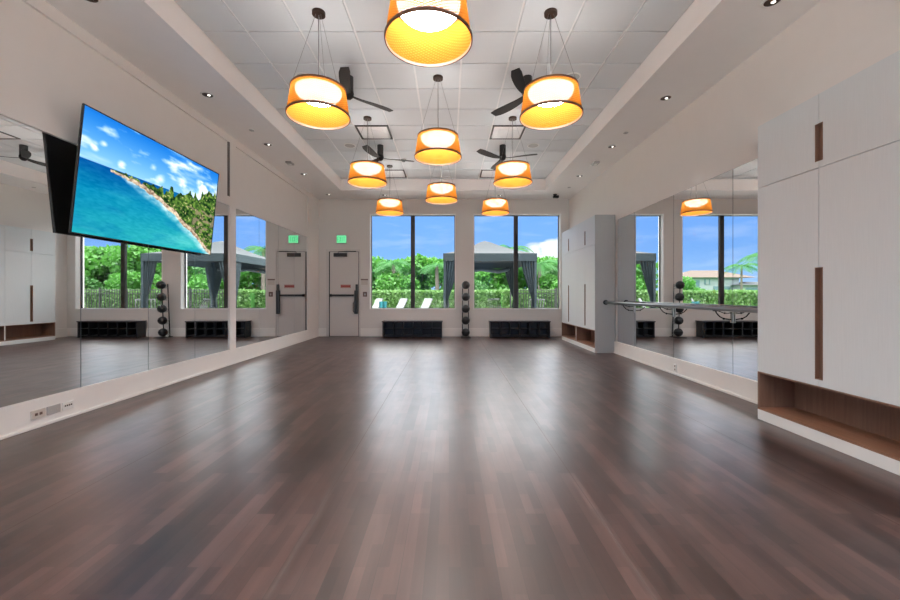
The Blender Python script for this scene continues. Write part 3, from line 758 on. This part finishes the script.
MB().cyl(.05, -.02, 0.001, 24).build('mount', M['black'], o)
MB().box(-.05, .09, -.045, .045, -.10, -.04).tube([(0, 0, -.02), (0, 0, -.05)], .015).build('camera_body', M['black'], o, bevel=.012)
MB().cyl(.028, .09, .10, 20, (0, 0, -.07), 'x').build('lens', M['chrome'], o)
o = thing('ceiling_sprinkler', 'tiny sprinkler cap by the security camera', 'sprinkler', (3.02, 9.75, ZS)); MB().cyl(.038, -.006, 0.001, 24).build('cap', M['greyplastic'], o)

# ------------------------------------------------------------------ exterior
struct('bounce_terrace_ground', MB().box(-40, 40, -60, YB - .2, -.14, -.04), M['bouncestone'])  # unseen pale terrace added to bounce daylight into the room
struct('patio_ground', MB().box(-60, 60, YF + WT, 19.6, -.14, -.04), M['concrete'])
struct('lawn_ground', MB().box(-140, 120, 19.6, 160, -.16, -.05), M['lawn'])

# cabana
def curtain(w0, w1, z0, ztie, z1, dirv, folds, seed):
    """gathered curtain hung from a bar, pinched at ztie; dirv = (dx,dy) along the bar"""
    vs = []; fs = []; nu, nv = 48, 26; nrm = (-dirv[1], dirv[0])
    for j in range(nv + 1):
        z = z1 + (z0 - z1) * j / nv
        if z > ztie: t = (z1 - z) / (z1 - ztie); w = w0 + (w1 - w0) * (t ** 1.3)
        else: t = (ztie - z) / (ztie - z0); w = w1 + (w1 * .7) * t
        for i in range(nu + 1):
            s = i / nu; a = s * w; b = math.sin(s * folds * 2 * PI + seed) * .045 * (1.0 - .4 * abs(z - ztie) / (z1 - z0))
            vs.append((dirv[0] * a + nrm[0] * b, dirv[1] * a + nrm[1] * b, z))
    for j in range(nv):
        for i in range(nu):
            a = j * (nu + 1) + i; fs.append((a, a + 1, a + nu + 2, a + nu + 1))
    return MB().add(vs, fs, True)
cb = thing('cabana', 'dark slate poolside cabana with a grey peaked canopy and tied curtains outside', 'cabana', (1.385, 13.1, -.04))
HW, DP = 1.53, 3.9; zt_, zv = 2.60, 2.35
m = MB(); N = 20; vs = []; fs = []
cx, cy = 0, DP / 2
prof = [(1.0, 0.0), (.75, .13), (.5, .29), (.3, .45), (.12, .62), (0.0, .70)]
for s, h in prof:
    for (ax, ay) in ((-1, -1), (1, -1), (1, 1), (-1, 1)):
        vs.append((cx + ax * s * (HW + .05), cy + ay * s * (DP / 2 + .05), zt_ + h))
for j in range(len(prof) - 1):
    for k in range(4): fs.append((j * 4 + k, j * 4 + (k + 1) % 4, j * 4 + 4 + (k + 1) % 4, j * 4 + 4 + k))
m.add(vs, fs); m.build('canopy_roof', M['canvas'], cb)
m = MB(); e = .05
m.box(-HW - e, HW + e, -e, -e + .02, zv, zt_ + .01); m.box(-HW - e, HW + e, DP + e - .02, DP + e, zv, zt_ + .01)
m.box(-HW - e, -HW - e + .02, -e, DP + e, zv, zt_ + .01); m.box(HW + e - .02, HW + e, -e, DP + e, zv, zt_ + .01)
m.build('valance', M['slate'], cb)
for sx in (-1, 1):
    for sy in (0, 1):
        MB().box(sx * HW - .04, sx * HW + .04, sy * DP - .04, sy * DP + .04, 0, zt_).build('post', M['slate'], cb)
        for di in ((-sx, 0), (0, 1 - 2 * sy)):
            q = curtain(.50, .12, .25, 1.05, zv + .06, di, 5, sx + sy)
            q.build('curtain', M['slate'], cb, loc=(sx * (HW - .0), sy * DP, 0), fixn=False)
m = MB(); m.tube([(-HW + .3, DP - .15, 2.30), (-HW / 2, DP - .15, 2.22), (0, DP - .15, 2.30), (HW / 2, DP - .15, 2.22), (HW - .3, DP - .15, 2.30)], [.06, .1, .07, .1, .06], 12)
m.build('rolled_curtain', M['slate'], cb)

def lounger(loc, rz, label, mat, h=.68):
    o = thing('sun_lounger', label, 'sun lounger', loc, rz, 'sun loungers on the patio')
    f = MB(); f.box(-1.2, .1, -.32, -.28, .28, .32); f.box(-1.2, .1, .28, .32, .28, .32)
    f.build('frame', M['whiteplastic'], o)
    for sx in (-1.1, 0.0):
        for sy in (-.3, .3): MB().box(sx - .02, sx + .02, sy - .02, sy + .02, 0, .30).build('leg', M['whiteplastic'], o)
    MB().box(-1.2, 0, -.28, .28, .30, .33).build('seat', mat, o, bevel=.008)
    a = math.radians(58); n_ = 8; pl = []
    for k in range(n_ + 1):
        s = .88 * k / n_; pl.append((s * math.cos(a) + .03 * math.sin(PI * k / n_), .32 + s * math.sin(a)))
    poly = pl + [(x + .03, z - .015) for x, z in pl[::-1]]
    MB().prism(poly, -.29, .29, 'y').build('backrest', mat, o)
lounger((-3.1, 14.9, -.04), .6, 'white sun lounger on the patio at the edge of the window by the exit door', M['sling'])
lounger((-2.15, 14.9, -.04), .6, 'white sun lounger next to the teal towel outside the window', M['sling'])
lounger((-1.2, 15.2, -.04), .6, 'white sun lounger seen just past the mullion outside the window', M['sling'])
tw = curtain(.30, .28, .66, .70, .96, (1, .05), 2, 0).build('pool_towel', M['teal'], None, loc=(-2.62, 14.55, -.04), fixn=False)
tw = tag(tw, 'teal towel draped between the white loungers outside', 'towel')
def darkchair(loc, rz, label):
    o = thing('patio_chair', label, 'chair', loc, rz, 'dark chairs inside the cabana')
    for s in (-.3, .3):
        MB().tube([(-.3, s, 0), (-.28, s, .55), (.25, s, .60), (.32, s, 0)], .018, 8).build('leg', M['black'], o)
    MB().box(-.28, .28, -.28, .28, .36, .44).build('seat', M['slate'], o, bevel=.02)
    b = MB()
    for k in range(6): y = -.26 + k * .104; b.tube([(.26, y, .40), (.34, y, .72), (.46, y, 1.05)], .02, 8)
    b.tube([(.46, -.28, 1.05), (.46, .28, 1.05)], .02, 8); b.build('backrest', M['sling'], o)
darkchair((1.95, 14.2, -.04), 2.2, 'slatted patio chair under the cabana near the mullion')
darkchair((2.75, 13.0, -.04), .9, 'slatted patio chair by the outer cabana curtain')

# fence
fe = thing('picket_fence', 'dark metal picket fence in front of the hedge behind the cabana', 'fence', (8.2, 18.9, -.05))
m = MB(); x = -5.2
m.box(-5.2, 5.8, -.02, .02, 1.42, 1.46); m.box(-5.2, 5.8, -.02, .02, .12, .16); m.box(-5.2, 5.8, -.02, .02, 1.26, 1.29)
while x < 5.8: m.box(x - .014, x + .014, -.012, .012, .05, 1.5); x += .125
m.build('picket_panel', M['black'], fe)
for k in range(6): MB().box(-5.2 + k * 2.2 - .03, -5.2 + k * 2.2 + .03, -.03, .03, 0, 1.56).build('fence_post', M['black'], fe)

# vegetation
def leaves(n, pos, size, rnd, droop=.3):
    vs = []; fs = []
    for k in range(n):
        c = pos(rnd); s = size * rnd.uniform(.6, 1.3)
        a = Vector((rnd.gauss(0, 1), rnd.gauss(0, 1), rnd.gauss(0, .7) - droop)).normalized()
        b = a.cross(Vector((rnd.gauss(0, 1), rnd.gauss(0, 1), rnd.gauss(0, 1)))).normalized()
        i = len(vs); w = s * .42
        vs += [c - a * s * .5, c + b * w, c + a * s * .5 + Vector((0, 0, -s * .15)), c - b * w]; fs.append((i, i + 1, i + 2, i + 3))
    return vs, fs
def tree_mesh(seed, R, H, n, size, nb=9):
    rnd = random.Random(seed); bl = []
    for k in range(nb):
        a = rnd.uniform(0, 2 * PI); r = rnd.uniform(0, R * .65); z = rnd.uniform(.25, .85) * H
        bl.append((Vector((r * math.cos(a), r * math.sin(a), z)), rnd.uniform(.45, .8) * R * .7))
    def pos(q):
        c, r = bl[q.randrange(nb)]; v = Vector((q.gauss(0, 1), q.gauss(0, 1), q.gauss(0, 1))).normalized() * r * q.uniform(.55, 1) ** .6; v.z *= .8; return c + v
    return leaves(n, pos, size, rnd)
protos = []
for i, (R, H, n, sz, mt) in enumerate(((2.4, 3.9, 5200, .24, 'leaf'), (2.2, 3.5, 4800, .20, 'leafdark'), (2.0, 3.8, 4600, .30, 'leaf'))):
    o = thing('broadleaf_tree', 'bright green leafy tree in the dense belt beyond the hedge', 'tree', (0, 0, 0), 0, 'leafy trees beyond the hedge')
    vs, fs = tree_mesh(20 + i, R, H, n, sz)
    MB().add(vs, fs).build('crown', M[mt], o, fixn=False)
    t = MB(); t.tube([(0, 0, 0), (.1, .05, 1.2), (0, .1, 2.4)], [.14, .11, .05], 8)
    for a in (0, 2.1, 4.2): t.tube([(.08, .05, 1.2), (.5 * math.cos(a), .5 * math.sin(a), 2.0), (1.1 * math.cos(a), 1.1 * math.sin(a), 2.7)], [.07, .05, .02], 6)
    t.build('trunk', M['bark'], o); protos.append(o)
rnd = random.Random(5); used = set()
spots = [(-5.6, 26, .92), (-3.9, 24.5, .90), (-1.9, 25.5, .97), (-.1, 24.4, .90), (1.8, 26, .9), (3.6, 24.8, .86), (5.6, 25.4, .92), (7.4, 24.4, .98), (9.3, 25.6, .95), (11.3, 24.6, 1.08), (13.4, 25.5, 1.12), (15.6, 25, 1.15), (17.8, 26, 1.1),
         (-4.8, 29, 1.0), (-2.6, 29.5, 1.02), (0.6, 29, .98), (4.4, 29, .95), (8.4, 29, 1.05), (12.4, 29, 1.2), (16.4, 29, 1.2), (20, 28, 1.2), (-3, 22.3, .62), (1.0, 22.2, .6), (6.3, 22.0, .62), (10, 22, .62), (14, 22, .65)]
for i, (x, y, s) in enumerate(spots):
    k = i % 3
    o = protos[k] if k not in used else copy_tree(protos[k]); used.add(k)
    o.location = (x, y, -.05); o.rotation_euler = (0, 0, rnd.uniform(0, 6.28)); o.scale = (s, s, s)

def hedge(x0, x1, y0, y1, h, n, label, mat, size=.13):
    rnd = random.Random(int(x0 * 10)); o = thing('hedge', label, 'hedge', ((x0 + x1) / 2, (y0 + y1) / 2, -.05))
    w, dd = (x1 - x0) / 2, (y1 - y0) / 2
    def pos(q):
        f = q.random()
        if f < .35: return Vector((q.uniform(-w, w), q.uniform(-dd, dd), h + q.gauss(0, .04)))
        return Vector((q.uniform(-w, w), -dd + abs(q.gauss(0, .12)), q.uniform(.05, h)))
    vs, fs = leaves(n, pos, size, rnd)
    MB().add(vs, fs).build('leaf_mass', mat, o, fixn=False)
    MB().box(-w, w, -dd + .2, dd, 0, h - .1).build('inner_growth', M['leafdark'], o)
hedge(-16, -4.5, 20.2, 21.2, 1.36, 16000, 'clipped light green hedge in front of the tan roofed house', M['hedge'])
hedge(-4.5, 2.7, 20.2, 21.2, 1.36, 12000, 'clipped green hedge behind the white sun loungers', M['hedge'])
hedge(2.7, 18, 19.6, 20.6, 1.40, 16000, 'green hedge growing behind the dark picket fence', M['hedge'])

def palm(x, y, hz, L, nf, label, seed, s=1.0):
    rnd = random.Random(seed)
    o = thing('palm_tree', label, 'palm tree', (x, y, -.05))
    MB().tube([(0, 0, 0), (.06, 0, hz * .4), (.02, .03, hz)], [.16, .12, .10], 10).build('trunk', M['bark'], o)
    for k in range(nf):
        a = 2 * PI * k / nf + rnd.uniform(-.2, .2); up = rnd.uniform(.1, 1.0); vs = []; fs = []; pts = []
        N = 18
        for i in range(N + 1):
            t = i / N; r = L * t * (1 - .12 * t * up); z = hz + L * (up * .75 * t - (.55 + .3 * up) * t * t)
            pts.append(Vector((r * math.cos(a), r * math.sin(a), z)))
        side = Vector((-math.sin(a), math.cos(a), 0))
        for i in range(1, N):
            d = (pts[i + 1] - pts[i - 1]).normalized()
            for sg in (-1, 1):
                ll = L * .34 * math.sin(PI * (i / N) ** .7) + .05
                tip = pts[i] + side * sg * ll * .8 + d * ll * .5 + Vector((0, 0, -ll * .35))
                w = d * .035 * L / 2
                j = len(vs); vs += [pts[i] - w, pts[i] + w, tip + w * .2, tip - w * .2]; fs.append((j, j + 1, j + 2, j + 3))
        mm = MB().add(vs, fs); mm.tube(pts, .012, 5); mm.build('frond', M['palmleaf'], o, fixn=False)
palm(3.75, 23.4, 3.95, 1.5, 13, 'palm tree poking up behind the cabana roof', 1)
palm(-3.3, 22.9, 3.0, 1.3, 12, 'spiky palm between the white loungers seen through the exit door side window', 8)
palm(-.75, 23.0, 2.9, 1.2, 12, 'spiky palm beside the cabana curtain seen through the exit door side window', 9)
palm(5.25, 22.6, 3.0, 1.6, 13, 'palm tree with pale trunk just past the outer cabana curtain', 2)
palm(-27.2, 45, 4.5, 2.2, 13, 'palm tree in front of the tan roofed house in the mirror', 3)
palm(-24.0, 38, 5.1, 2.4, 13, 'taller palm tree at the edge of the house reflected beside the near cabinet', 4)
t_ = thing('round_bush_tree', 'small round green tree beside the tan roofed house', 'tree', (-18.4, 40, -.05))
vs, fs = tree_mesh(77, 1.7, 3.4, 3500, .24); MB().add(vs, fs).build('crown', M['leaf'], t_, fixn=False)
MB().tube([(0, 0, 0), (0, 0, 2)], .1, 8).build('trunk', M['bark'], t_)

# house far away
h = thing('house', 'white two storey house with a tan tiled roof beyond the hedge', 'house', (-56, 88, -.05))
MB().box(-3, 9.2, 0, 10, 0, 5.0).build('upper_block', M['stucco'], h)
MB().box(-16, -1.5, -3, 8, 0, 3.2).build('lower_wing', M['stucco'], h)
def hip(x0, x1, y0, y1, z, hh, ins):
    cx0, cx1, cy = x0 + ins, x1 - ins, (y0 + y1) / 2
    return MB().add([(x0, y0, z), (x1, y0, z), (x1, y1, z), (x0, y1, z), (cx0, cy, z + hh), (cx1, cy, z + hh)], [(3, 2, 1, 0), (0, 1, 5, 4), (1, 2, 5), (2, 3, 4, 5), (3, 0, 4)])
hip(-6.5, 9.9, -.8, 10.8, 5.0, 1.9, 5.0).build('roof', M['roofclay'], h)
hip(-17, -1, -3.7, 8.7, 3.2, .9, 5).build('roof', M['canvas'], h)
for x0, x1, z0, z1 in ((6.0, 8.6, 2.6, 4.4), (3.6, 4.9, 3.4, 4.6), (5.0, 8.4, .4, 1.9), (-1.0, 2.8, 2.0, 3.0)):
    w = MB().box(x0, x1, -.08, -.01, z0, z1).build('window', M['darkglass'], h)
    MB().box((x0 + x1) / 2 - .35, (x0 + x1) / 2 + .35, -.12, -.07, z0, z1).build('shutter', M['stucco'], w)
MB().box(-6, -2.2, -3.1, -3.01, 1.2, 2.6).build('window', M['darkglass'], h)
# building with a power line on the other side
pw = MB().tube([(14, 30, 4.9), (20, 30.5, 4.65), (30, 31, 4.7), (40, 31, 5.0)], .02, 6).build('power_line', M['black'])
tag(pw, 'thin dark power line above the trees beyond the fence', 'cable')

# ------------------------------------------------------------------ sky and sun
w = bpy.data.worlds.new('World'); bpy.context.scene.world = w; w.use_nodes = True
nt = w.node_tree; nt.nodes.clear()
class WT_(NT):
    def __init__(s, t): s.t = t
t = WT_(nt); out = t.n('ShaderNodeOutputWorld'); bg = t.n('ShaderNodeBackground'); t.l(bg.outputs[0], out.inputs[0])
co = t.coord('Generated'); sep = t.n('ShaderNodeSeparateXYZ'); t.l(co, sep.inputs[0])
z = sep.outputs[2]
ramp = t.n('ShaderNodeValToRGB'); t.l(z, ramp.inputs[0])
cr = ramp.color_ramp; cr.elements[0].position = 0.0; cr.elements[0].color = rgb(160, 196, 240); cr.elements[1].position = 1.0; cr.elements[1].color = rgb(70, 130, 225)
e = cr.elements.new(0.10); e.color = rgb(118, 166, 232); e = cr.elements.new(0.25); e.color = rgb(104, 156, 236)
nz = t.noise(t.mapping(co, (1, 1, 2.2)), 9.0, 6, 0.6)
def blob(c, r, soft, amp):
    v = t.n('ShaderNodeVectorMath', operation='DISTANCE'); t.l(co, v.inputs[0]); v.inputs[1].default_value = Vector(c).normalized()
    d = t.math('SUBTRACT', v.outputs['Value'], t.math('MULTIPLY', t.math('SUBTRACT', nz, 0.5), amp))
    return t.math('DIVIDE', t.math('SUBTRACT', r, d), soft, clamp=True)
f1 = blob((.275, 1, .095), .055, .02, .12)
f1b = blob((.225, 1, .105), .028, .02, .08)
f2 = blob((-.075, 1, .085), .022, .02, .05)
wisp = t.math('MULTIPLY', t.math('SUBTRACT', t.noise(t.mapping(co, (1.4, 1.4, 7)), 5.0, 5, .6), .52), 1.6, clamp=True)
low = t.math('MULTIPLY', wisp, 0.55)
f = t.math('MAXIMUM', t.math('MAXIMUM', f1, f1b), t.math('MAXIMUM', t.math('MULTIPLY', f2, .6), low), clamp=True)
hz_ = t.math('ADD', z, t.math('MULTIPLY', t.math('SUBTRACT', nz, .5), .12))
high = t.math('DIVIDE', t.math('SUBTRACT', hz_, .23), .10, clamp=True)  # bright cloud added overhead, out of view, to strengthen daylight and floor reflections
t.l(t.mix(high, t.mix(f, ramp.outputs[0], rgb(232, 236, 246)), (5.0, 5.0, 5.1, 1)), bg.inputs[0]); bg.inputs[1].default_value = 1.0

S = bpy.data.lights.new('sun', 'SUN'); S.energy = 2.4; S.angle = math.radians(.6); S.color = (1, .96, .9)
so = bpy.data.objects.new('sun', S); C.objects.link(so)
d = Vector((0.55, 0.42, -1.0)); so.rotation_euler = d.to_track_quat('-Z', 'Y').to_euler()

# ------------------------------------------------------------------ camera and colour
cam = bpy.data.cameras.new('camera'); co_ = bpy.data.objects.new('camera', cam); C.objects.link(co_)
co_.location = (0, 0, EYE); co_.rotation_euler = (PI / 2, 0, 0)
cam.sensor_width = 36; cam.lens = 388 / 900 * 36; cam.shift_x = 1 / 900; cam.shift_y = -6 / 900; cam.clip_end = 500; cam.clip_start = 0.02
sc = bpy.context.scene; sc.camera = co_
sc.view_settings.view_transform = 'Standard'; sc.view_settings.look = 'None'; sc.view_settings.exposure = 0.55; sc.view_settings.gamma = 1.0
sc.view_settings.use_curve_mapping = False
sc.cycles.use_adaptive_sampling = False; sc.cycles.use_denoising = True; sc.cycles.max_bounces = 12; sc.cycles.diffuse_bounces = 6; sc.cycles.glossy_bounces = 6; sc.cycles.transparent_max_bounces = 24
sc.cycles.sample_clamp_indirect = 8.0; sc.cycles.caustics_reflective = True
